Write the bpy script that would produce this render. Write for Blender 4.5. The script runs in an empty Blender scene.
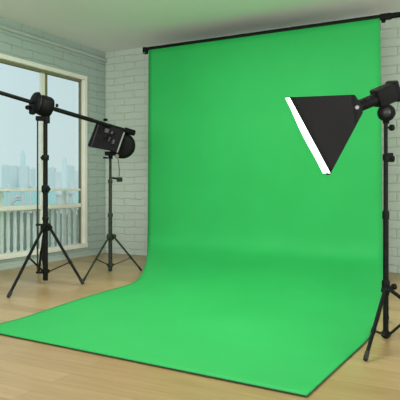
import bpy, bmesh, math, random
from mathutils import Vector, Matrix
random.seed(7)
PI = math.pi
scene = bpy.context.scene
COL = scene.collection

# ------------------------------------------------------------------ room frame
# room corner (left wall / back wall) is the origin, left wall is x=0, back wall is y=0
F = 561.0; HOR = 187.0; CH = 0.92
YAW = math.atan2(0.471, 0.882)
CY, SY = math.cos(YAW), math.sin(YAW)
CAMX, CAMY = 4.861, -6.300
CEIL = 2.80
def cam2room(X, Z):
    return CAMX + CY*X - SY*Z, CAMY + SY*X + CY*Z
def P(px, py, Z):                      # point at a given depth
    x, y = cam2room((px-200)/F*Z, Z)
    return Vector((x, y, CH-(py-HOR)/F*Z))
def G(px, py, z=0.0):                  # point at a given height
    Z = (CH-z)*F/(py-HOR)
    x, y = cam2room((px-200)/F*Z, Z)
    return Vector((x, y, z))
def W(px, py, d):                      # point on a plane d in front of the back wall
    Z = (-CAMY-d)/(SY*(px-200)/F+CY)
    return P(px, py, Z)

# ------------------------------------------------------------------ materials
def mat(name, col, rough=.5, metal=0., spec=.5, build=None):
    m = bpy.data.materials.new(name); m.use_nodes = True
    nt = m.node_tree; b = nt.nodes['Principled BSDF']
    b.inputs['Base Color'].default_value = (*col, 1)
    b.inputs['Roughness'].default_value = rough
    b.inputs['Metallic'].default_value = metal
    b.inputs['Specular IOR Level'].default_value = spec
    if build: build(nt, b)
    return m
def N(nt, t, **kw):
    n = nt.nodes.new(t)
    for k, v in kw.items(): setattr(n, k, v)
    return n
def ramp(nt, fac, stops):
    r = N(nt, 'ShaderNodeValToRGB')
    els = r.color_ramp.elements
    while len(els) < len(stops): els.new(.5)
    for e, (p, c) in zip(els, stops): e.position = p; e.color = (*c, 1)
    nt.links.new(fac, r.inputs[0]); return r
def noise(nt, vec, scale, detail=4, rough=.55):
    n = N(nt, 'ShaderNodeTexNoise'); n.inputs['Scale'].default_value = scale
    n.inputs['Detail'].default_value = detail; n.inputs['Roughness'].default_value = rough
    if vec is not None: nt.links.new(vec, n.inputs['Vector'])
    return n
def mix(nt, a, b, fac, mode='MIX'):
    m = N(nt, 'ShaderNodeMix', data_type='RGBA', blend_type=mode)
    for sock, v in ((m.inputs['Factor'], fac), (m.inputs['A'], a), (m.inputs['B'], b)):
        if isinstance(v, (int, float)): sock.default_value = v
        elif isinstance(v, tuple): sock.default_value = (*v, 1)
        else: nt.links.new(v, sock)
    return m.outputs['Result']

def speck(c2, scale=12, amt=.5, bump=0.0):
    def f(nt, b):
        tc = N(nt, 'ShaderNodeTexCoord')
        n = noise(nt, tc.outputs['Object'], scale)
        c1 = tuple(b.inputs['Base Color'].default_value)[:3]
        r = ramp(nt, n.outputs['Fac'], [(.35, c1), (.7, c2)])
        nt.links.new(r.outputs[0], b.inputs['Base Color'])
        if bump:
            bp = N(nt, 'ShaderNodeBump'); bp.inputs['Strength'].default_value = bump
            bp.inputs['Distance'].default_value = .01
            nt.links.new(n.outputs['Fac'], bp.inputs['Height']); nt.links.new(bp.outputs[0], b.inputs['Normal'])
    return f

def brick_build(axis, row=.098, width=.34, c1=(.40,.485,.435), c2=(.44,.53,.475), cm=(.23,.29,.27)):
    def f(nt, b):
        tc = N(nt, 'ShaderNodeTexCoord'); s = N(nt, 'ShaderNodeSeparateXYZ'); cb = N(nt, 'ShaderNodeCombineXYZ')
        nt.links.new(tc.outputs['Object'], s.inputs[0])
        nt.links.new(s.outputs[axis], cb.inputs[0]); nt.links.new(s.outputs['Z'], cb.inputs[1])
        # painted-over courses wander a little
        nz = noise(nt, cb.outputs[0], 5, 2)
        va = N(nt, 'ShaderNodeVectorMath', operation='SCALE'); va.inputs['Scale'].default_value = .045
        nt.links.new(nz.outputs['Color'], va.inputs[0])
        ad = N(nt, 'ShaderNodeVectorMath', operation='ADD')
        nt.links.new(cb.outputs[0], ad.inputs[0]); nt.links.new(va.outputs[0], ad.inputs[1])
        def bt(ms, sm):
            t = N(nt, 'ShaderNodeTexBrick'); t.inputs['Scale'].default_value = 1
            t.inputs['Brick Width'].default_value = width; t.inputs['Row Height'].default_value = row
            t.inputs['Mortar Size'].default_value = ms; t.inputs['Mortar Smooth'].default_value = sm
            nt.links.new(ad.outputs[0], t.inputs['Vector']); return t
        t = bt(.0048, .4)
        t.inputs['Color1'].default_value = (*c1, 1); t.inputs['Color2'].default_value = (*c2, 1)
        n2 = noise(nt, cb.outputs[0], 6, 6, .65)
        r2 = ramp(nt, n2.outputs['Fac'], [(.40, (.08,.08,.08)), (.64, (1,1,1))])
        body = mix(nt, c1, c2, n2.outputs['Fac'])
        fm = N(nt, 'ShaderNodeMath', operation='MULTIPLY')
        nt.links.new(t.outputs['Fac'], fm.inputs[0]); nt.links.new(r2.outputs[0], fm.inputs[1])
        fm2 = N(nt, 'ShaderNodeMath', operation='MULTIPLY'); fm2.inputs[1].default_value = .85
        nt.links.new(fm.outputs[0], fm2.inputs[0])
        c = mix(nt, body, cm, fm2.outputs[0])
        nt.links.new(c, b.inputs['Base Color'])
        t2 = bt(.012, 1.)
        iv = N(nt, 'ShaderNodeMath', operation='SUBTRACT'); iv.inputs[0].default_value = 1
        nt.links.new(t2.outputs['Fac'], iv.inputs[1])
        n3 = noise(nt, cb.outputs[0], 22, 5)
        sm = N(nt, 'ShaderNodeMath', operation='MULTIPLY_ADD'); sm.inputs[1].default_value = .8
        nt.links.new(n3.outputs['Fac'], sm.inputs[0]); nt.links.new(iv.outputs[0], sm.inputs[2])
        bp = N(nt, 'ShaderNodeBump'); bp.inputs['Strength'].default_value = .6; bp.inputs['Distance'].default_value = .01
        nt.links.new(sm.outputs[0], bp.inputs['Height']); nt.links.new(bp.outputs[0], b.inputs['Normal'])
    return f

def floor_build(nt, b):
    tc = N(nt, 'ShaderNodeTexCoord')
    t = N(nt, 'ShaderNodeTexBrick'); t.inputs['Scale'].default_value = 1
    t.offset = .37
    t.inputs['Brick Width'].default_value = 1.5; t.inputs['Row Height'].default_value = .13
    t.inputs['Mortar Size'].default_value = .0016; t.inputs['Mortar Smooth'].default_value = .6
    t.inputs['Color1'].default_value = (.34,.225,.095,1); t.inputs['Color2'].default_value = (.43,.305,.145,1)
    t.inputs['Mortar'].default_value = (.22,.135,.055,1)
    nt.links.new(tc.outputs['Object'], t.inputs['Vector'])
    mp = N(nt, 'ShaderNodeMapping'); mp.inputs['Scale'].default_value = (1.2, 16, 1)
    nt.links.new(tc.outputs['Object'], mp.inputs['Vector'])
    n = noise(nt, mp.outputs[0], 2.2, 6, .6)
    r = ramp(nt, n.outputs['Fac'], [(.3, (.80,.78,.74)), (.7, (1.08,1.08,1.08))])
    c = mix(nt, t.outputs['Color'], r.outputs[0], .8, 'MULTIPLY')
    nt.links.new(c, b.inputs['Base Color'])
    n2 = noise(nt, tc.outputs['Object'], 3, 3)
    mr = N(nt, 'ShaderNodeMapRange'); mr.inputs['To Min'].default_value = .26; mr.inputs['To Max'].default_value = .42
    nt.links.new(n2.outputs['Fac'], mr.inputs[0]); nt.links.new(mr.outputs[0], b.inputs['Roughness'])

def glass_build(nt, b):
    out = nt.nodes['Material Output']; nt.nodes.remove(b)
    tr = N(nt, 'ShaderNodeBsdfTransparent'); tr.inputs[0].default_value = (.96,.985,.98,1)
    gl = N(nt, 'ShaderNodeBsdfGlossy'); gl.inputs['Roughness'].default_value = .02
    lw = N(nt, 'ShaderNodeFresnel'); lw.inputs[0].default_value = 1.25
    mx = N(nt, 'ShaderNodeMixShader')
    nt.links.new(lw.outputs[0], mx.inputs[0]); nt.links.new(tr.outputs[0], mx.inputs[1]); nt.links.new(gl.outputs[0], mx.inputs[2])
    nt.links.new(mx.outputs[0], out.inputs[0])

M = {}
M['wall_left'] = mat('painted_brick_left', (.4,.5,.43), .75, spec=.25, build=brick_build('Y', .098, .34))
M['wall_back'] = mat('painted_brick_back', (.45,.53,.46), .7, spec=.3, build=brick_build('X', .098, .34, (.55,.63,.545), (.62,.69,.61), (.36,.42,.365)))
M['wall_plain'] = mat('plain_wall', (.45,.5,.44), .8, build=speck((.48,.53,.47), 3))
M['ceiling'] = mat('ceiling_plaster', (.86,.85,.85), .9, spec=.1, build=speck((.88,.87,.87), 1.2, bump=.05))
M['floor'] = mat('oak_boards', (.5,.3,.14), .35, spec=.5, build=floor_build)
M['green'] = mat('green_backdrop_cloth', (.023,.375,.083), .62, spec=.2, build=speck((.027,.405,.093), 1.5))
M['hem'] = mat('dark_green_hem', (.008,.05,.016), .8)
M['black'] = mat('black_metal', (.0035,.004,.0037), .5, spec=.12, build=speck((.007,.009,.006), 30))
M['blackgreen'] = mat('weathered_black_metal', (.010,.016,.010), .5, spec=.25, build=speck((.03,.038,.022), 25))
M['rubber'] = mat('black_rubber', (.008,.008,.008), .7)
M['plastic'] = mat('black_plastic', (.004,.004,.0045), .55, spec=.10, build=speck((.008,.0075,.008), 18))
M['fabric'] = mat('softbox_fabric', (.006,.0055,.0055), .65, spec=.18, build=speck((.008,.0072,.0072), 60, bump=.05))
M['silver'] = mat('silver_metal', (.24,.24,.22), .35, .6)
M['grey'] = mat('grey_metal', (.03,.03,.03), .4, .3)
M['cream'] = mat('cream_window_paint', (.88,.87,.78), .5, build=speck((.83,.82,.72), 6))
M['olive'] = mat('olive_window_seal', (.17,.18,.095), .6, build=speck((.22,.22,.12), 8))
M['rail'] = mat('white_railing_paint', (.93,.94,.90), .55, build=speck((.86,.89,.83), 9))
M['conduit'] = mat('conduit_paint', (.50,.55,.50), .4, build=speck((.42,.48,.43), 6))
M['glass'] = mat('window_glass', (1,1,1), .0, build=glass_build)
M['stone'] = mat('balcony_stone', (.42,.44,.38), .8, build=speck((.34,.37,.31), 4))
M['grass'] = mat('grey_green_ground', (.15,.19,.14), .9, spec=.1, build=speck((.21,.25,.19), .08))  # muted grey-green base colour
M['water'] = mat('turquoise_water', (.40,.68,.62), .6, spec=.2, build=speck((.47,.72,.66), .02))
M['haze'] = mat('haze_tinted_concrete', (.80,.82,.82), .9, spec=.0, build=speck((.83,.845,.845), .02))  # aerial haze painted into the pale concrete colour
M['haze_far'] = mat('haze_tinted_far_concrete', (.92,.93,.93), .9, spec=.0, build=speck((.94,.95,.94), .02))  # paler still: stronger distance haze put into the colour
M['haze_teal'] = mat('haze_tinted_teal_glass', (.78,.88,.86), .9, spec=.0, build=speck((.86,.94,.92), .02))  # teal facade with haze lightening mixed into its colour
M['white'] = mat('white_paint', (.90,.92,.90), .7, build=speck((.85,.88,.86), .5))
def emit(name, col, s):
    m = mat(name, col); b = m.node_tree.nodes['Principled BSDF']
    b.inputs['Emission Color'].default_value = (*col, 1); b.inputs['Emission Strength'].default_value = s
    return m
M['diffuser'] = emit('lit_diffuser', (1, 1, 1), 2.6)

# ------------------------------------------------------------------ helpers
class MB:
    def __init__(s): s.bm = bmesh.new()
    def face(s, pts):
        return s.bm.faces.new([s.bm.verts.new(Vector(p)) for p in pts])
    def box(s, c, size, rot=None, bev=0.0):
        c = Vector(c); hx, hy, hz = [v/2 for v in size]
        R = rot if rot else Matrix.Identity(3)
        vs = [s.bm.verts.new(c + R @ Vector((x*hx, y*hy, z*hz))) for x in (-1,1) for y in (-1,1) for z in (-1,1)]
        fs = [(0,1,3,2),(4,6,7,5),(0,4,5,1),(2,3,7,6),(0,2,6,4),(1,5,7,3)]
        faces = [s.bm.faces.new([vs[i] for i in f]) for f in fs]
        if bev:
            es = list({e for f in faces for e in f.edges})
            bmesh.ops.bevel(s.bm, geom=es, offset=bev, segments=2, affect='EDGES', profile=.6)
        return s
    def b2(s, lo, hi, bev=0.0):
        lo, hi = Vector(lo), Vector(hi)
        return s.box((lo+hi)/2, hi-lo, None, bev)
    def tube(s, pts, r, n=14, caps=True):
        pts = [Vector(p) for p in pts]
        if isinstance(r, (int, float)): r = [r]*len(pts)
        rings = []; up = None
        for i, p in enumerate(pts):
            d = (pts[min(i+1, len(pts)-1)] - pts[max(i-1, 0)]).normalized()
            if up is None:
                up = Vector((0,0,1)) if abs(d.z) < .9 else Vector((1,0,0))
            a = d.cross(up).normalized(); b = a.cross(d).normalized(); up = b
            rings.append([s.bm.verts.new(p + (a*math.cos(2*PI*k/n) + b*math.sin(2*PI*k/n))*r[i]) for k in range(n)])
        for A, B in zip(rings, rings[1:]):
            for k in range(n): s.bm.faces.new([A[k], A[(k+1)%n], B[(k+1)%n], B[k]])
        if caps: s.bm.faces.new(rings[0]); s.bm.faces.new(rings[-1])
        return s
    def lathe(s, p, d, prof, n=24):    # prof: list of (distance along d, radius)
        p = Vector(p); d = Vector(d).normalized()
        up = Vector((0,0,1)) if abs(d.z) < .9 else Vector((1,0,0))
        a = d.cross(up).normalized(); b = a.cross(d)
        rings = [[s.bm.verts.new(p + d*t + (a*math.cos(2*PI*k/n)+b*math.sin(2*PI*k/n))*r) for k in range(n)] for t, r in prof]
        for A, B in zip(rings, rings[1:]):
            for k in range(n): s.bm.faces.new([A[k], A[(k+1)%n], B[(k+1)%n], B[k]])
        s.bm.faces.new(rings[0]); s.bm.faces.new(rings[-1]); return s
    def hexa(s, near, far):            # two quads joined to a solid
        A = [s.bm.verts.new(Vector(p)) for p in near]; B = [s.bm.verts.new(Vector(p)) for p in far]
        s.bm.faces.new(A); s.bm.faces.new(B[::-1]); n = len(A)
        for k in range(n): s.bm.faces.new([A[k], B[k], B[(k+1)%n], A[(k+1)%n]])
        return s
    def build(s, name, m, parent=None, smooth=True):
        bmesh.ops.recalc_face_normals(s.bm, faces=s.bm.faces)
        off = Vector((0,0,0)); q = parent
        while q is not None: off += q.location; q = q.parent
        for v in s.bm.verts: v.co -= off
        me = bpy.data.meshes.new(name); s.bm.to_mesh(me); s.bm.free()
        o = bpy.data.objects.new(name, me); COL.objects.link(o)
        me.materials.append(M[m] if isinstance(m, str) else m)
        if smooth:
            me.polygons.foreach_set('use_smooth', [True]*len(me.polygons))
            try: me.set_sharp_from_angle(angle=math.radians(38))
            except Exception: pass
        o.parent = parent
        return o
def thing(name, loc, label, cat, group=None):
    o = bpy.data.objects.new(name, None); COL.objects.link(o); o.location = loc
    o.empty_display_size = .1
    o['label'] = label; o['category'] = cat
    if group: o['group'] = group
    return o
def tag(o, label, cat, group=None, kind=None):
    o['label'] = label; o['category'] = cat
    if group: o['group'] = group
    if kind: o['kind'] = kind
    return o
def struct(name, mb, m, smooth=False, parent=None):
    o = mb.build(name, m, parent, smooth)
    if parent is None: o['kind'] = 'structure'
    return o

# ------------------------------------------------------------------ room shell
XR, YF = 7.6, -9.0
struct('floor', MB().b2((-.02, YF, -.12), (XR, .02, 0)), 'floor')
struct('ceiling', MB().b2((-.3, YF, CEIL), (XR+.15, .2, CEIL+.15)), 'ceiling')
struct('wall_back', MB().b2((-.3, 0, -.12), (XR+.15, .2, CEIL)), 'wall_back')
struct('wall_right', MB().b2((XR, YF, -.12), (XR+.15, 0, CEIL)), 'wall_plain')
# left wall with a tall window opening
def wy(px):                            # position along the left wall seen at image column px
    k = (px-200)/F
    # x = 0 : CAMX + CY*k*Z - SY*Z = 0
    Z = CAMX/(SY-CY*k)
    return CAMY + (SY*k+CY)*Z
Y1 = wy(86); YM = wy(44.6); PW = Y1-YM; Y0 = Y1-3*PW
ZB, ZT = .12, 2.39
T = .08
wl = MB()
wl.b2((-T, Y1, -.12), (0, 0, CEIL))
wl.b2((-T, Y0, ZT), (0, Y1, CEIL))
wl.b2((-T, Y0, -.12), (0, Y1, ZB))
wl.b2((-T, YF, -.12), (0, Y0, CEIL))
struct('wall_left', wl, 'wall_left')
# conduit ledge high on the left wall
struct('trim_1', MB().b2((0, YF, 2.665), (.03, -.001, 2.70), .006), 'conduit')
struct('trim_2', MB().b2((0, YF, 0), (.018, -.001, .035), .004), 'wall_plain')

# window: frame, mullions, glass
fw = .052
win = thing('window_1', (0, (Y0+Y1)/2, ZB), 'tall cream-framed window with narrow panes in the left brick wall', 'window')
win['kind'] = 'structure'
fr = MB()
for (a, b) in (((-.075, Y0, ZT-fw), (.025, Y1, ZT)), ((-.075, Y0, ZB), (.035, Y1, ZB+fw)),
               ((-.075, Y1-fw, ZB+fw), (.025, Y1, ZT-fw)), ((-.075, Y0, ZB+fw), (.025, Y0+fw, ZT-fw))):
    fr.b2(a, b, .005)
fr.build('window_frame', 'cream', win, False)
MB().b2((-.07, Y1-fw-.016, ZB+fw), (-.035, Y1-fw, ZT-fw)).b2((-.07, Y0+fw, ZT-fw-.03), (-.02, Y1-fw-.016, ZT-fw)).build('window_seal', 'olive', win, False)
for k in (1, 2):
    ym = Y1-k*PW
    MB().b2((-.062, ym-.020, ZB+fw), (-.040, ym+.050, ZT-fw-.03), .004).build('mullion', 'cream', win, False)
    MB().b2((-.068, ym+.052, ZB+fw), (-.035, ym+.088, ZT-fw-.03), .004).build('mullion', 'olive', win, False)
for k in range(3):
    ta = Y1-(k+1)*PW+(.09 if k < 2 else fw); tb = Y1-k*PW-(.022 if k else fw+.017)
    MB().b2((-.064, ta, .872), (-.030, tb, .900), .004).build('glazing_bar', 'cream', win, False)
    MB().b2((-.066, ta, .652), (-.024, tb, .704), .005).build('transom', 'cream', win, False)
for k in range(3):
    ya, yb = Y1-(k+1)*PW, Y1-k*PW
    MB().b2((-.055, ya+(.09 if k < 2 else fw), ZB+fw), (-.050, yb-(.022 if k else fw+.017), ZT-fw-.031)).build('pane', 'glass', win, False)

# ------------------------------------------------------------------ balcony
struct('balcony_slab', MB().b2((-1.0, Y0-1, -.12), (-T-.002, Y1+1.2, .02)), 'stone')
rail = thing('balcony_railing', (-.15, (Y0+Y1)/2, .02), 'white arched balcony railing standing just outside the window', 'railing')
rx = -.15
ya, yb = Y0-.6, Y1+1.1
MB().b2((rx-.02, ya, .87), (rx+.02, yb, .888), .005).build('top_rail', 'rail', rail, False)
MB().b2((rx-.03, ya, .655), (rx+.03, yb, .705), .006).build('middle_rail', 'rail', rail, False)
MB().b2((rx-.03, ya, .08), (rx+.03, yb, .14), .006).build('bottom_rail', 'rail', rail, False)
y = ya+.03; sp = .105; i = 0
while y < yb-.02:
    if i % 10 == 5:
        MB().b2((rx-.022, y-.022, .0205), (rx+.022, y+.022, .8645), .004).build('post', 'rail', rail, False)
    else:
        b = MB()
        b.tube([(rx, y, .1405), (rx, y, .2), (rx, y, .26), (rx, y, .40), (rx, y, .53), (rx, y, .62), (rx, y, .6545)],
               [.028, .017, .022, .025, .019, .018, .028], 10)
        b.build('baluster', 'rail', rail)
    arc = [(rx, y+sp/2-(sp/2-.006)*math.cos(a), .58+.065*math.sin(a)) for a in [PI*k/10 for k in range(11)]]
    if y+sp < yb-.02: MB().tube(arc, .008, 6).build('arch', 'rail', rail)
    y += sp; i += 1

# ------------------------------------------------------------------ the view outside
struct('ground', MB().b2((-150, -160, -4.2), (-1.4, 90, -4.0)), 'grass')
struct('sea', MB().b2((-6000, -4000, -6.2), (-150.1, 9000, -6.0)), 'water')
def away(px, Z, z=0):
    x, y = cam2room((px-200)/F*Z, Z); return Vector((x, y, z))
def tower(px, top, w, Z, m, label, steps=(), dep=1.0, spire=0):
    k = Z/F
    base = away(px, Z, -5.98); H = (HOR-top)*k + CH + 5.98
    t = thing('tower_block', base, label, 'building', 'hazy city blocks across the water')
    R = Matrix.Rotation(YAW, 3, 'Z'); ww = w*k
    b = MB(); b.box(base+Vector((0,0,H/2)), (ww, ww*dep, H), R, ww*.01); b.build('wall', m, t, False)
    hh = H
    for (f, dh) in steps:
        c = MB(); c.box(base+Vector((0,0,hh+dh*k/2)), (ww*f, ww*dep*f, dh*k), R); c.build('roof_block', m, t, False); hh += dh*k
    if spire: MB().tube([base+Vector((0,0,hh)), base+Vector((0,0,hh+spire*k))], [ww*.06, ww*.01], 8).build('spire', m, t)
data = [
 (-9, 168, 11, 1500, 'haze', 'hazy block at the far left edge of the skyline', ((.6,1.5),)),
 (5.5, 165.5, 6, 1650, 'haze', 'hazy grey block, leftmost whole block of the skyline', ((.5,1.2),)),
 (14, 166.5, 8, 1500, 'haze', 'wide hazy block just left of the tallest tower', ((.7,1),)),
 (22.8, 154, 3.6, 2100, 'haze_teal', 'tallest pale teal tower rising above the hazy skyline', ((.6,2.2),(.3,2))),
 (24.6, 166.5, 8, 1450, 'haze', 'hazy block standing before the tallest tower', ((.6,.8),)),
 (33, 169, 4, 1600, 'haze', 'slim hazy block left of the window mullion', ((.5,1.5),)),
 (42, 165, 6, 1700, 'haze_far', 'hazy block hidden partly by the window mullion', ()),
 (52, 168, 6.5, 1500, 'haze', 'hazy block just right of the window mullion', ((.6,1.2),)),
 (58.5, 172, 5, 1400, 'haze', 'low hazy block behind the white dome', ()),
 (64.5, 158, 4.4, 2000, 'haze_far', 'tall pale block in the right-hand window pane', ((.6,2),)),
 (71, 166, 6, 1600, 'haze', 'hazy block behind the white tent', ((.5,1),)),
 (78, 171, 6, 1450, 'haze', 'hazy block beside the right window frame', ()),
]
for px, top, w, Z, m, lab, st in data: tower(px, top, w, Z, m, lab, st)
k=0
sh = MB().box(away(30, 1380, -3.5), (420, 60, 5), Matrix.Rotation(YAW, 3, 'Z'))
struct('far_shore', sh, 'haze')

# white arched footbridge, domes and pointed tent near the quay edge
def onz(px, Z, z): return away(px, Z, z)
Zq = 108.0; kq = Zq/F
br = thing('arched_footbridge', onz(18, Zq, -4.0), 'small white arched footbridge seen through the left window pane', 'bridge')
b = MB()
for dz in (0, .55):
    b2 = [onz(18-8.2*math.cos(a), Zq, -3.95+(3.0-dz)*math.sin(a)) for a in [PI*j/16 for j in range(17)]]
    b.tube(b2, .22, 8)
b.build('arch_rib', 'white', br)
for j in range(1, 16):
    a = PI*j/16
    MB().tube([onz(18-8.2*math.cos(a), Zq, -3.95+2.45*math.sin(a)), onz(18-9.2*math.cos(a), Zq, -3.95+3.7*math.sin(a))], .09, 6).build('baluster', 'white', br)
tent = thing('white_tent', onz(70.5, 100, -4), 'pointed white tent seen through the right window pane', 'tent')
k1 = 100/F
b = MB()
for sx in (-1, 1):
    b.tube([onz(70.5+sx*5, 100, -4.0), onz(70.5+sx*3.2, 100, -1.8), onz(70.5+sx*.8, 100, .3)], [.33, .34, .3], 8)
b.build('pole', 'white', tent)
MB().lathe(onz(71.2, 100, -.3), (0,0,1), [(0,.62),(.35,.66),(.9,.5),(1.5,.32),(2.3,.08)], 16).build('canopy', 'white', tent)
dm = thing('white_dome', onz(59, 104, -4), 'rounded white kiosk with domed top, left of the pointed tent', 'kiosk')
MB().lathe(onz(59, 104, -4), (0,0,1), [(0,.5),(3.4,.45)], 12).build('column', 'haze_far', dm)
MB().lathe(onz(59, 104, -.6), (0,0,1), [(0,.75),(.3,.75),(.7,.6),(1.05,.3),(1.2,.05)], 16).build('dome', 'white', dm)
for (px, top, lab) in ((8.5, 184, 'low white kiosk nearest the left edge of the photo'), (22.5, 184.5, 'round white kiosk above the arched footbridge'), (30.3, 180, 'slim white kiosk with tall pointed top beside the mullion')):
    t = thing('white_kiosk', onz(px, 106, -4), lab, 'kiosk', 'white kiosks on the quay')
    zt = CH+(HOR-top)*106/F
    MB().lathe(onz(px, 106, -4), (0,0,1), [(0,.3),(zt+2.6,.28)], 10).build('column', 'haze_far', t)
    MB().lathe(onz(px, 106, zt-1.4), (0,0,1), [(0,.42),(.5,.42),(1.0,.25),(1.4,.04)], 12).build('dome', 'white', t)

# ------------------------------------------------------------------ crossbar and green backdrop
DB = .58
RZ = W(265, 33.2, DB).z
ya = -DB
xl = W(145.5, 49, DB).x; xr = W(430, 49, DB).x
bar = thing('backdrop_crossbar', (W(265,49,DB).x, ya, RZ), 'long black crossbar under the ceiling holding the green backdrop', 'bar')
MB().tube([(xl, ya, RZ), (xr, ya, RZ)], .028, 16).build('rod', 'black', bar)
for px in (152, 362):
    bx = W(px, 49, DB).x
    MB().box((bx, -DB/2+.02, RZ+.002), (.028, DB-.04, .03)).build('wall_bracket', 'black', bar, False)
    MB().box((bx, -.008, RZ+.002), (.08, .014, .16), bev=.003).build('wall_plate', 'black', bar, False)
MB().b2((xl-.025, ya-.03, RZ-.052), (xl+.022, ya+.03, RZ+.028), .006).build('end_clamp', 'black', bar, False)
MB().box((xl+.005, ya-.036, RZ-.045), (.025, .012, .014)).build('screw', 'silver', bar, False)
xc = W(384, 20, DB).x
MB().b2((xc-.035, ya-.03, RZ-.03), (xc+.07, ya+.03, RZ+.026), .006).build('clamp', 'black', bar, False)
MB().lathe((xc-.005, ya, RZ-.055), (0,0,1), [(0,.018),(.012,.022),(.026,.018)], 12).build('knob', 'black', bar)

SZ = .006
Lv = [W(149.6, 51, DB), W(149.3, 100, DB), W(149, 150, DB), W(148.7, 200, DB), W(148.4, 240, DB)]
Rv = [W(380.6, 18.5, DB), W(381.2, 80, DB), W(381.8, 140, DB), W(382.6, 205, DB), W(383.2, 256, DB)]
ztop = RZ+.0
Lv[0].z = ztop; Rv[0].z = ztop
Lc = [Lv[-1], G(148.2, 250, .18), G(147.4, 257, .13), G(145.4, 265.5, .085), G(141.6, 274.5, .045), G(136.5, 281, .02), G(129, 285, SZ)]
Rc = [Rv[-1], G(383.6, 266, .165), G(384, 274, .12), G(384, 283, .075), G(383.6, 293, .04), G(382.6, 303, .018), G(379.5, 315, SZ)]
Lf = [G(129, 285, SZ), G(115, 288.5, SZ), G(85, 297.3, SZ), G(50, 308.6, SZ), G(25, 317, SZ), G(12, 320.8, SZ), G(-2, 324, SZ), G(-22, 329.5, SZ)]
Rf = [G(379.5, 315, SZ), G(375, 328, SZ), G(368, 339.5, SZ), G(350, 356.5, SZ), G(330, 375, SZ), G(307, 396.5, SZ)]
def resample(pts, n):
    pp = [pts[0]*2-pts[1]]+pts+[pts[-1]*2-pts[-2]]
    fine = []
    for i in range(1, len(pp)-2):
        a, b, c, d = pp[i-1:i+3]
        for j in range(16):
            t = j/16
            fine.append(.5*((2*b)+(c-a)*t+(2*a-5*b+4*c-d)*t*t+(3*b-a-3*c+d)*t**3))
    fine.append(pts[-1])
    cum = [0]
    for a, b in zip(fine, fine[1:]): cum.append(cum[-1]+(b-a).length)
    out = []
    for k in range(n+1):
        s = cum[-1]*k/n; i = 0
        while i < len(cum)-2 and cum[i+1] < s: i += 1
        u = 0 if cum[i+1] == cum[i] else (s-cum[i])/(cum[i+1]-cum[i])
        out.append(fine[i].lerp(fine[i+1], min(1, max(0, u))))
    return out
Lall = resample(Lv, 30)[:-1]+resample(Lc, 24)[:-1]+resample(Lf, 30)
Rall = resample(Rv, 30)[:-1]+resample(Rc, 24)[:-1]+resample(Rf, 30)
for e in (Lall, Rall):
    # smooth, keeping ends
    for _ in range(3):
        e[1:-1] = [(e[i-1]+e[i]*2+e[i+1])/4 for i in range(1, len(e)-1)]
    for p in e: p.z = max(p.z, SZ)
NC = 44
bd = thing('green_backdrop', (W(265,49,DB).x, ya, RZ), 'wide chroma green backdrop sheet hanging from the crossbar and sweeping over the floor', 'backdrop')
s = MB(); grid = []
nr = len(Lall)
for i, (a, b) in enumerate(zip(Lall, Rall)):
    row = []
    for j in range(NC+1):
        u = j/NC; p = a.lerp(b, u)
        if i < 30: p.y += .004*math.sin(u*19+i*.05)*min(1, i/8) - .021
        elif i < 54: p.y -= .021*(54-i)/24
        bow = max(0, 1-abs(i-46)/22.0); bow = bow*bow*(3-2*bow)
        p.y -= .15*bow*math.sin(PI*u)**.8
        row.append(s.bm.verts.new(p))
    grid.append(row)
for r0, r1 in zip(grid, grid[1:]):
    for j in range(NC): s.bm.faces.new([r0[j], r0[j+1], r1[j+1], r1[j]])
edge = [v.co.copy() for v in [r[0] for r in grid]] ; edger = [r[-1].co.copy() for r in grid]; front = [v.co.copy() for v in grid[-1]]
sheet = s.build('cloth', 'green', bd)
sm = sheet.modifiers.new('thickness', 'SOLIDIFY'); sm.thickness = .004; sm.offset = 0
h = MB()
h.tube([p+Vector((0,0,.0006)) for p in front], .0032, 6)
h.tube([p+Vector((0,0,.0006)) for p in edger[52:]], .0032, 6)
h.build('hem', 'hem', bd)

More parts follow.
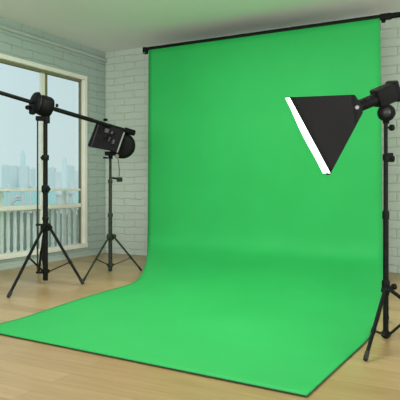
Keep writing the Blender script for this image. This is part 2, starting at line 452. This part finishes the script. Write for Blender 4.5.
# ------------------------------------------------------------------ light stands
def strut(mb, a, b, w, t):
    """flat bar between two points"""
    a, b = Vector(a), Vector(b); d = (b-a); L = d.length; d.normalize()
    side = d.cross(Vector((0,0,1))).normalized(); up = side.cross(d)
    R = Matrix((d, side, up)).transposed()
    mb.box((a+b)/2, (L, w, t), R, min(w, t)*.2)
def stand(base, apex, feet, fr, hub, sections, label, m='black', legr=.012, bracer=.006, knobs=(), collars=(), cf=1.9):
    base = Vector((base.x, base.y, 0))
    t = thing('light_stand', base, label, 'stand')
    for z0, z1, r in sections:
        MB().tube([base+Vector((0,0,z0)), base+Vector((0,0,z1))], r, 18).build('pole_section', m, t)
    for z, r, hh in collars:
        MB().lathe(base+Vector((0,0,z-hh/2)), (0,0,1), [(0,r*.9),(hh*.15,r),(hh*.85,r),(hh,r*.9)], 20).build('collar', m, t)
    for z, ang, L in knobs:
        d = Vector((math.cos(ang), math.sin(ang), 0))
        k = MB().tube([base+Vector((0,0,z)), base+Vector((0,0,z))+d*L], .006, 8)
        k.lathe(base+Vector((0,0,z))+d*(L-.012), d, [(0,.014),(.006,.019),(.022,.019),(.028,.013)], 12)
        k.build('knob', m, t)
    r0 = sections[0][2]
    MB().lathe(base+Vector((0,0,apex-.035)), (0,0,1), [(0,r0*1.2),(.012,r0*cf),(.058,r0*cf),(.07,r0*1.2)], 18).build('leg_collar', m, t)
    MB().lathe(base+Vector((0,0,hub-.018)), (0,0,1), [(0,r0*1.2),(.008,r0*1.7),(.030,r0*1.7),(.038,r0*1.2)], 18).build('brace_hub', m, t)
    for i, f in enumerate(feet):
        f = Vector((f.x, f.y, 0)); dv = (f-base).normalized()
        top = base+dv*r0*cf+Vector((0,0,apex)); ft = f+Vector((0,0,legr+.004))
        fq = fr[i]; mid = top.lerp(ft, fq)
        lg = MB().tube([top, top.lerp(ft, .5), ft], [legr, legr, legr*.9], 12)
        lg.lathe(top-Vector((0,0,0))-dv.cross(Vector((0,0,1)))*.02, dv.cross(Vector((0,0,1))), [(0,legr*1.4),(.04,legr*1.4)], 12)
        lo = lg.build('leg', m, t)
        d2 = (ft-top).normalized()
        MB().tube([ft-d2*.05, ft-d2*.01, ft+d2*.006], [legr*1.1, legr*1.2, legr*1.0], 12).build('rubber_foot', 'rubber', lo)
        MB().lathe(mid-d2*.018, d2, [(0,legr*1.1),(.004,legr*1.2),(.032,legr*1.2),(.036,legr*1.1)], 12).build('leg_clip', m, lo)
        br = MB(); strut(br, base+dv*r0*1.5+Vector((0,0,hub)), mid, bracer*2.2, bracer*1.2)
        br.build('brace', m, t, False)
    return t

# boom stand on the left
B1 = away(45.4, 5.35)
feet1 = [G(8.5, 298.5), G(83, 285.5), away(38.6, 5.95)]
st1 = stand(B1, .535, feet1, [.46, .62, .55], .115,
      [(.03, .90, .0245), (.90, 1.20, .0225), (1.20, 1.60, .0205)],
      'black tripod stand on the left by the window holding the boom arm',
      legr=.0135, bracer=.008,
      collars=[(.90, .036, .07), (1.20, .034, .05), (.62, .03, .03)],
      knobs=[(.90, -.35, .06), (1.20, 2.8, .055), (.56, -.3, .06)])
# thin side rod running beside the pole
e = (away(37.6, 5.35)-away(45.4, 5.35)); e.z = 0
s1 = Vector((B1.x, B1.y, 0))
sr = MB().tube([s1+e+Vector((0,0,.10)), s1+e+Vector((0,0,1.575))], .0075, 10)
sr.build('side_rod', 'blackgreen', st1)
ba = MB()
for z in (.105, .56, 1.575):
    ba.box(s1+e*.5+Vector((0,0,z)), (e.length+.03, .02, .02), Matrix.Rotation(math.atan2(e.y, e.x), 3, 'Z'), .003)
ba.build('rod_bracket', 'black', st1, False)

# boom geometry
A0 = P(45, 106.2, 5.33); A1 = P(133, 132.6, 5.98)
bd_ = (A1-A0).normalized()
Astart = A0-bd_*1.15
toward = (Vector((CAMX, CAMY, CH))-A0).normalized()
# clamp head on the boom stand (part of the stand)
HC = P(38.5, 104.5, 5.33)
upv = Vector((0,0,1))
head = MB()
head.lathe(A0-bd_*.085, bd_, [(0,.07),(.02,.09),(.045,.098),(.12,.098),(.138,.09),(.145,.06)], 24)
head.build('clamp_body', 'plastic', st1)
pl = MB(); pl.lathe(A0-bd_*.125, bd_, [(0,.07),(.006,.10),(.03,.112),(.036,.09)], 24)
pl.build('clamp_disc', 'plastic', st1)
rg = MB(); rg.lathe(A0-bd_*.0925, bd_, [(0,.09),(.004,.101),(.009,.101),(.012,.09)], 24); rg.build('clamp_ring', 'grey', st1)
for (px, py, r) in ((27.5, 107.5, .022), (31, 112.5, .02), (48.5, 104, .02), (56.5, 105.6, .010)):
    q = P(px, py, 5.27); MB().lathe(q-toward*.03, toward, [(0,r*.8),(.012,r),(.03,r),(.036,r*.7)], 14).build('clamp_knob', 'plastic', st1)
sw = MB()
sw.box(P(42, 118.5, 5.35), (.115, .05, .045), Matrix.Rotation(YAW, 3, 'Z'), .01)
sw.box(P(47.5, 119, 5.34), (.035, .06, .08), Matrix.Rotation(YAW, 3, 'Z'), .008)
sw.box(P(44.5, 114, 5.35), (.05, .05, .07), Matrix.Rotation(YAW, 3, 'Z'), .008)
sw.build('swivel', 'black', st1, False)

boom = thing('boom_arm', A0, 'long black boom arm sloping down from the left stand to the barn door light', 'boom arm')
MB().tube([Astart, A0, A1], [.0185, .0185, .0185], 14).build('tube', 'black', boom)
MB().tube([A1-bd_*.10, A1+bd_*.012], [.032, .032], 16).build('end_cap', 'plastic', boom)
MB().tube([A0+bd_*.10, A0+bd_*.52], [.0215, .0215], 14).build('sleeve', 'black', boom)
MB().lathe(P(57, 107, 5.40), upv, [(0,.012),(.02,.014),(.03,.01)], 10).build('knob', 'black', boom)

# right-hand neighbour stand with the barn door light
B2 = away(110.3, 6.0)
feet2 = [G(83.5, 282), G(141.3, 271.5), away(109, 6.42)]
st2 = stand(B2, .385, feet2, [.52, .62, .6], .085,
      [(.02, .62, .0215), (.62, .98, .018), (.98, 1.25, .0145)],
      'dark weathered tripod stand near the room corner holding the barn door light',
      m='blackgreen', legr=.0105, bracer=.0065,
      collars=[(.62, .028, .04), (.98, .025, .04)], knobs=[(.40, -.2, .065)])

lt = thing('barn_door_light', P(111, 155, 6.0), 'black barn door studio light tilted down on the stand near the corner', 'studio light')
def quad(pts, Z): return [P(a, b, Z) for a, b in pts]
near = [(98.5,121.5), (90.5,146.5), (116.5,151.5), (125.5,132)]
far = [(101,121.5), (95,145), (117.5,150), (126,133)]
# hood: tapering box, open on its lower left end
hd = MB()
n_, f_ = quad(near, 5.80), quad(far, 6.16)
th = .012
def panel(a, b, c, d):
    nrm = (b-a).cross(c-a).normalized()*th/2
    hd.hexa([a-nrm, b-nrm, c-nrm, d-nrm], [a+nrm, b+nrm, c+nrm, d+nrm])
panel(n_[0], n_[1], n_[2], n_[3]); panel(f_[0], f_[1], f_[2], f_[3])
panel(n_[0], n_[3], f_[3], f_[0]); panel(n_[1], n_[2], f_[2], f_[1]); panel(n_[2], n_[3], f_[3], f_[2])
hd.build('hood', 'plastic', lt, False)
MB().hexa(quad([(98,121.8), (89,147), (91.5,147.6), (100,122.6)], 5.78), quad([(97,122.5), (88,146), (90,146.5), (99,123)], 6.05)).build('barn_door', 'grey', lt, False)
MB().hexa(quad([(90.5,146.6), (87.6,145.6), (96,123.5), (98.6,122)], 5.76), quad([(90.8,146.9), (87.9,145.9), (96.3,123.8), (98.9,122.3)], 5.79)).build('barn_door', 'plastic', lt, False)
# round reflector at the back
dd = (P(121, 146, 5.9)-P(123.5, 146, 6.35)).normalized()
MB().lathe(P(122.5, 145.5, 6.02), dd, [(0,.07),(.02,.132),(.05,.14),(.058,.136),(.10,.11),(.11,.06)], 32).build('reflector', 'plastic', lt)
# light-catching fittings on the near side
MB().tube([P(124.3,132.3,5.77), P(121.5,140,5.76), P(117.2,152.5,5.77)], [.008,.010,.009], 10).build('yoke', 'silver', lt)
for (px, py, w, hh, m) in ((107,131,.05,.045,'grey'), (105.5,136,.035,.05,'plastic'), (109.5,139.5,.018,.05,'grey'), (113.5,142,.03,.05,'grey'), (112,133,.03,.03,'grey')):
    MB().box(P(px, py, 5.78), (w, .03, hh), Matrix.Rotation(YAW, 3, 'Z') @ Matrix.Rotation(.3, 3, 'Y'), .008).build('switch', m, lt, False)
MB().box(P(105.5, 119.8, 5.85), (.035, .03, .025), None, .004).build('latch', 'black', lt, False)
bs = MB(); bs.box(P(110.5, 153.5, 5.97), (.12, .06, .045), Matrix.Rotation(YAW, 3, 'Z'), .012)
bs.box(P(105.5, 157.8, 5.97), (.05, .03, .018), Matrix.Rotation(YAW, 3, 'Z'), .005)
bs.lathe(P(110.5, 159, 5.99), upv, [(0,.024),(.05,.024)], 16)
bs.build('mount', 'plastic', lt)
MB().lathe(P(116.6, 155.8, 5.90), toward, [(0,.012),(.02,.024),(.034,.018)], 14).build('tilt_knob', 'silver', lt)
cb = thing('hanging_cable', P(118.5, 158, 5.95), 'thin cord with a dark plug hanging below the barn door light', 'cable')
MB().tube([P(117.6,157,5.95), P(118.6,163,5.95), P(119.3,170,5.95), P(119.2,176.5,5.95)], .0045, 8).build('cord', 'grey', cb)
MB().box(P(119.5, 179.5, 5.95), (.055, .045, .05), None, .012).build('plug', 'rubber', cb)
MB().tube([P(112, 178, 5.97), P(118, 178.6, 5.95)], .010, 8).build('hook', 'black', cb)

# ------------------------------------------------------------------ softbox stand on the right
B3 = away(385.8, 3.40)
feet3 = [G(365.5, 362), away(452, 3.42), away(387.2, 3.86)]
feet3[1].z = 0
st3 = stand(B3, .30, feet3, [.62, .45, .6], .028,
      [(.006, .75, .0165), (.75, 1.10, .0135), (1.10, 1.33, .0115)],
      'black tripod stand on the right edge carrying the softbox',
      legr=.0115, bracer=.0085, cf=1.35,
      collars=[(.75, .021, .05), (1.10, .019, .04), (.33,.024,.05)],
      knobs=[(1.09, YAW-.2, .035), (1.28, YAW+.1, .036), (.315, YAW+.1, .05)])
sbx = Vector((B3.x, B3.y, 0))
cl = MB(); c1 = P(391, 158, 3.4)
cl.box(P(388.5, 157.5, 3.4), (.05, .035, .055), Matrix.Rotation(YAW, 3, 'Z'), .006)
cl.build('clamp', 'plastic', st3, False)

sb = thing('softbox_light', P(386, 112, 3.4), 'black pyramid softbox with a glowing white face on the right stand', 'softbox')
Zn, Zf = 3.22, 3.50
fn = [P(290.3, 97.2, Zn), P(331.0, 172.8, Zn)]
ff = [P(285.8, 97.6, Zf), P(323.6, 173.2, Zf)]
rim = [fn[0], fn[1], ff[1], ff[0]]
bk = [P(354.5, 94.6, 3.32), P(362.6, 105.5, 3.32), P(362.8, 113, 3.32), P(357.5, 123, 3.32),
      P(355.5, 122, 3.44), P(361, 112, 3.44), P(361, 106, 3.44), P(352.5, 96, 3.44)]
box = MB()
V = [box.bm.verts.new(p) for p in rim]; Bk = [box.bm.verts.new(p) for p in bk]
# near side split by seams
def grid_side(a, b, c, d, n=10, bulge=.0):
    """cloth side between rim edge a-b and back edge d-c, bowed slightly outward"""
    nrm = (b-a).cross(d-a).normalized()
    ctr = sum(rim+bk, Vector())/12
    if nrm.dot((a+b+c+d)/4-ctr) < 0: nrm = -nrm
    rows = []
    for i in range(n+1):
        u = i/n; r = []
        for j in range(n+1):
            v = j/n
            p = a.lerp(b, v).lerp(d.lerp(c, v), u) + nrm*bulge*math.sin(PI*u)*math.sin(PI*v)
            r.append(box.bm.verts.new(p))
        rows.append(r)
    for r0, r1 in zip(rows, rows[1:]):
        for j in range(n): box.bm.faces.new([r0[j], r0[j+1], r1[j+1], r1[j]])
box.bm.free(); box = MB()
grid_side(rim[0], rim[1], bk[3], bk[0], bulge=-.012)
grid_side(rim[3], rim[2], bk[4], bk[7], bulge=-.012)
grid_side(rim[3], rim[0], bk[0], bk[7], bulge=-.006)
grid_side(rim[1], rim[2], bk[4], bk[3], bulge=-.006)
box.hexa(bk[:4], [bk[7], bk[6], bk[5], bk[4]])
bmesh.ops.remove_doubles(box.bm, verts=box.bm.verts, dist=.0005)
so = box.build('softbox_shell', 'fabric', sb)
so.modifiers.new('thickness', 'SOLIDIFY').thickness = .003
fnrm = (rim[1]-rim[0]).cross(rim[3]-rim[0]).normalized()
ctr = sum(rim, Vector())/4
if fnrm.dot(ctr-sum(bk, Vector())/8) < 0: fnrm = -fnrm
df = MB(); nseg = 8
rows = []
for i in range(nseg+1):
    r = []
    for j in range(nseg+1):
        u, v = i/nseg, j/nseg
        p = rim[0].lerp(rim[1], u).lerp(rim[3].lerp(rim[2], u), v)
        r.append(df.bm.verts.new(p + fnrm*(.004+.02*math.sin(PI*u)*math.sin(PI*v))))
    rows.append(r)
for r0, r1 in zip(rows, rows[1:]):
    for j in range(nseg): df.bm.faces.new([r0[j], r0[j+1], r1[j+1], r1[j]])
do = df.build('diffuser', 'diffuser', sb); do['label'] = 'glowing white diffuser'
rm = MB()
for a, b in zip(rim, rim[1:]+rim[:1]): rm.tube([a, b], .004, 6)
rm.build('rim', 'fabric', sb)
MB().box(P(328, 174, 3.3), (.02, .02, .012), None, .003).build('rim_tab', 'rubber', sb)
# lamp head
def pipe(a, b, r, name, m, n=20, prof=None):
    a, b = Vector(a), Vector(b); d = b-a; L = d.length
    pr = prof or [(0,r*.92),(.004,r),(L-.004,r),(L,r*.92)]
    return MB().lathe(a, d, pr, n).build(name, m, sb)
pa, pb = P(355.5, 107.5, 3.36), P(380, 97.5, 3.38)
pipe(pa, pb, .036, 'barrel', 'plastic')
ax = (pb-pa).normalized()
pipe(pa-ax*.01, pa+ax*.02, .043, 'speed_ring', 'plastic')
hb = MB()
side = toward.cross(ax).normalized()
L2 = P(375, 99, 3.38); L3 = P(395, 91, 3.40)
R3 = Matrix((ax, side.cross(ax).normalized(), side)).transposed()
hb.box((L2+L3)/2, ((L3-L2).length, .10, .112), R3, .014)
hb.box(P(394.2, 91.2, 3.40), (.034, .11, .132), R3, .014)
hb.build('lamp_body', 'plastic', sb, True)
MB().box((L2+L3)/2+side*0.05+ax*0, (.07, .05, .012), R3, .004).build('cooling_fin', 'black', sb, False)
MB().box(P(367, 98.5, 3.35), (.04, .03, .022), R3, .006).build('release_button', 'black', sb, False)
tocam = (Vector((CAMX, CAMY, CH))-pa).normalized()
MB().lathe(P(357, 107.5, 3.325), tocam, [(0,.014),(.01,.014),(.014,.010)], 16).build('locking_screw', 'silver', sb)
# tilting bracket
MB().lathe(P(386, 112.8, 3.42), tocam, [(0,.046),(.004,.052),(.012,.052),(.014,.044),(.04,.044),(.042,.052),(.054,.052),(.058,.046)], 24).build('tilt_bracket', 'plastic', sb)
MB().lathe(P(386.3, 112.5, 3.35), tocam, [(0,.026),(.006,.028),(.014,.022),(.02,.010)], 16).build('tilt_knob', 'grey', sb)
MB().box(P(393, 113.5, 3.38), (.03, .02, .014), None, .003).build('tilt_lever', 'black', sb, False)
nk = MB(); nk.box(P(384.5, 103.5, 3.39), (.05, .045, .06), Matrix.Rotation(YAW, 3, 'Z'), .008)
nk.lathe(P(386, 123.5, 3.4), upv, [(0,.019),(.05,.021)], 14)
nk.build('neck', 'plastic', sb)

# ------------------------------------------------------------------ light
w = bpy.data.worlds.new('sky'); scene.world = w; w.use_nodes = True
nt = w.node_tree; bg = nt.nodes['Background']
tc = N(nt, 'ShaderNodeTexCoord'); sp_ = N(nt, 'ShaderNodeSeparateXYZ')
nt.links.new(tc.outputs['Generated'], sp_.inputs[0])
rr = ramp(nt, sp_.outputs['Z'], [(.0, (.66,.80,.80)), (.25, (.66,.80,.845)), (1., (.60,.75,.82))])
nt.links.new(rr.outputs[0], bg.inputs[0]); bg.inputs[1].default_value = 1.0

def area(name, loc, rot, sx, sy, power, col):
    l = bpy.data.lights.new(name, 'AREA'); l.shape = 'RECTANGLE'; l.size = sx; l.size_y = sy
    l.energy = power; l.color = col
    o = bpy.data.objects.new(name, l); COL.objects.link(o); o.location = loc; o.rotation_euler = rot
    return o
area('overhead_fill', (2.75, -2.75, 2.76), (0, 0, 0), 1.6, 1.0, 72, (1, .98, .95))  # assumed overhead area light, added to brighten floor and backdrop; no fixture modelled
area('front_fill', (3.8, -8.8, 1.5), (PI/2, 0, 0), 6.6, 2.4, 190, (.97, .98, 1))  # unseen area light added behind the camera as frontal fill; no window there
area('side_fill', (7.5, -4.0, 1.45), (PI/2, 0, PI/2), 3.2, 2.0, 105, (.95, .98, 1))  # added fill before the right wall, brightens the left wall; no window there
sun = bpy.data.lights.new('hazy_sun', 'SUN'); sun.energy = .55; sun.angle = .3; sun.color = (1, .97, .93)
so_ = bpy.data.objects.new('hazy_sun', sun); COL.objects.link(so_); so_.location = (5, -5, 20)
so_.rotation_euler = Vector((1, -.6, .8)).to_track_quat('Z', 'Y').to_euler()

cam = bpy.data.cameras.new('camera'); co = bpy.data.objects.new('camera', cam); COL.objects.link(co)
co.location = (CAMX, CAMY, CH); co.rotation_euler = (PI/2, 0, YAW)
cam.sensor_width = 36; cam.lens = 36*F/400; cam.shift_y = -(200-HOR)/400
cam.clip_end = 20000; cam.clip_start = .05
scene.camera = co
vs = scene.view_settings
vs.view_transform = 'Standard'; vs.look = 'None'; vs.exposure = 0.0; vs.gamma = 1.0; vs.use_curve_mapping = False
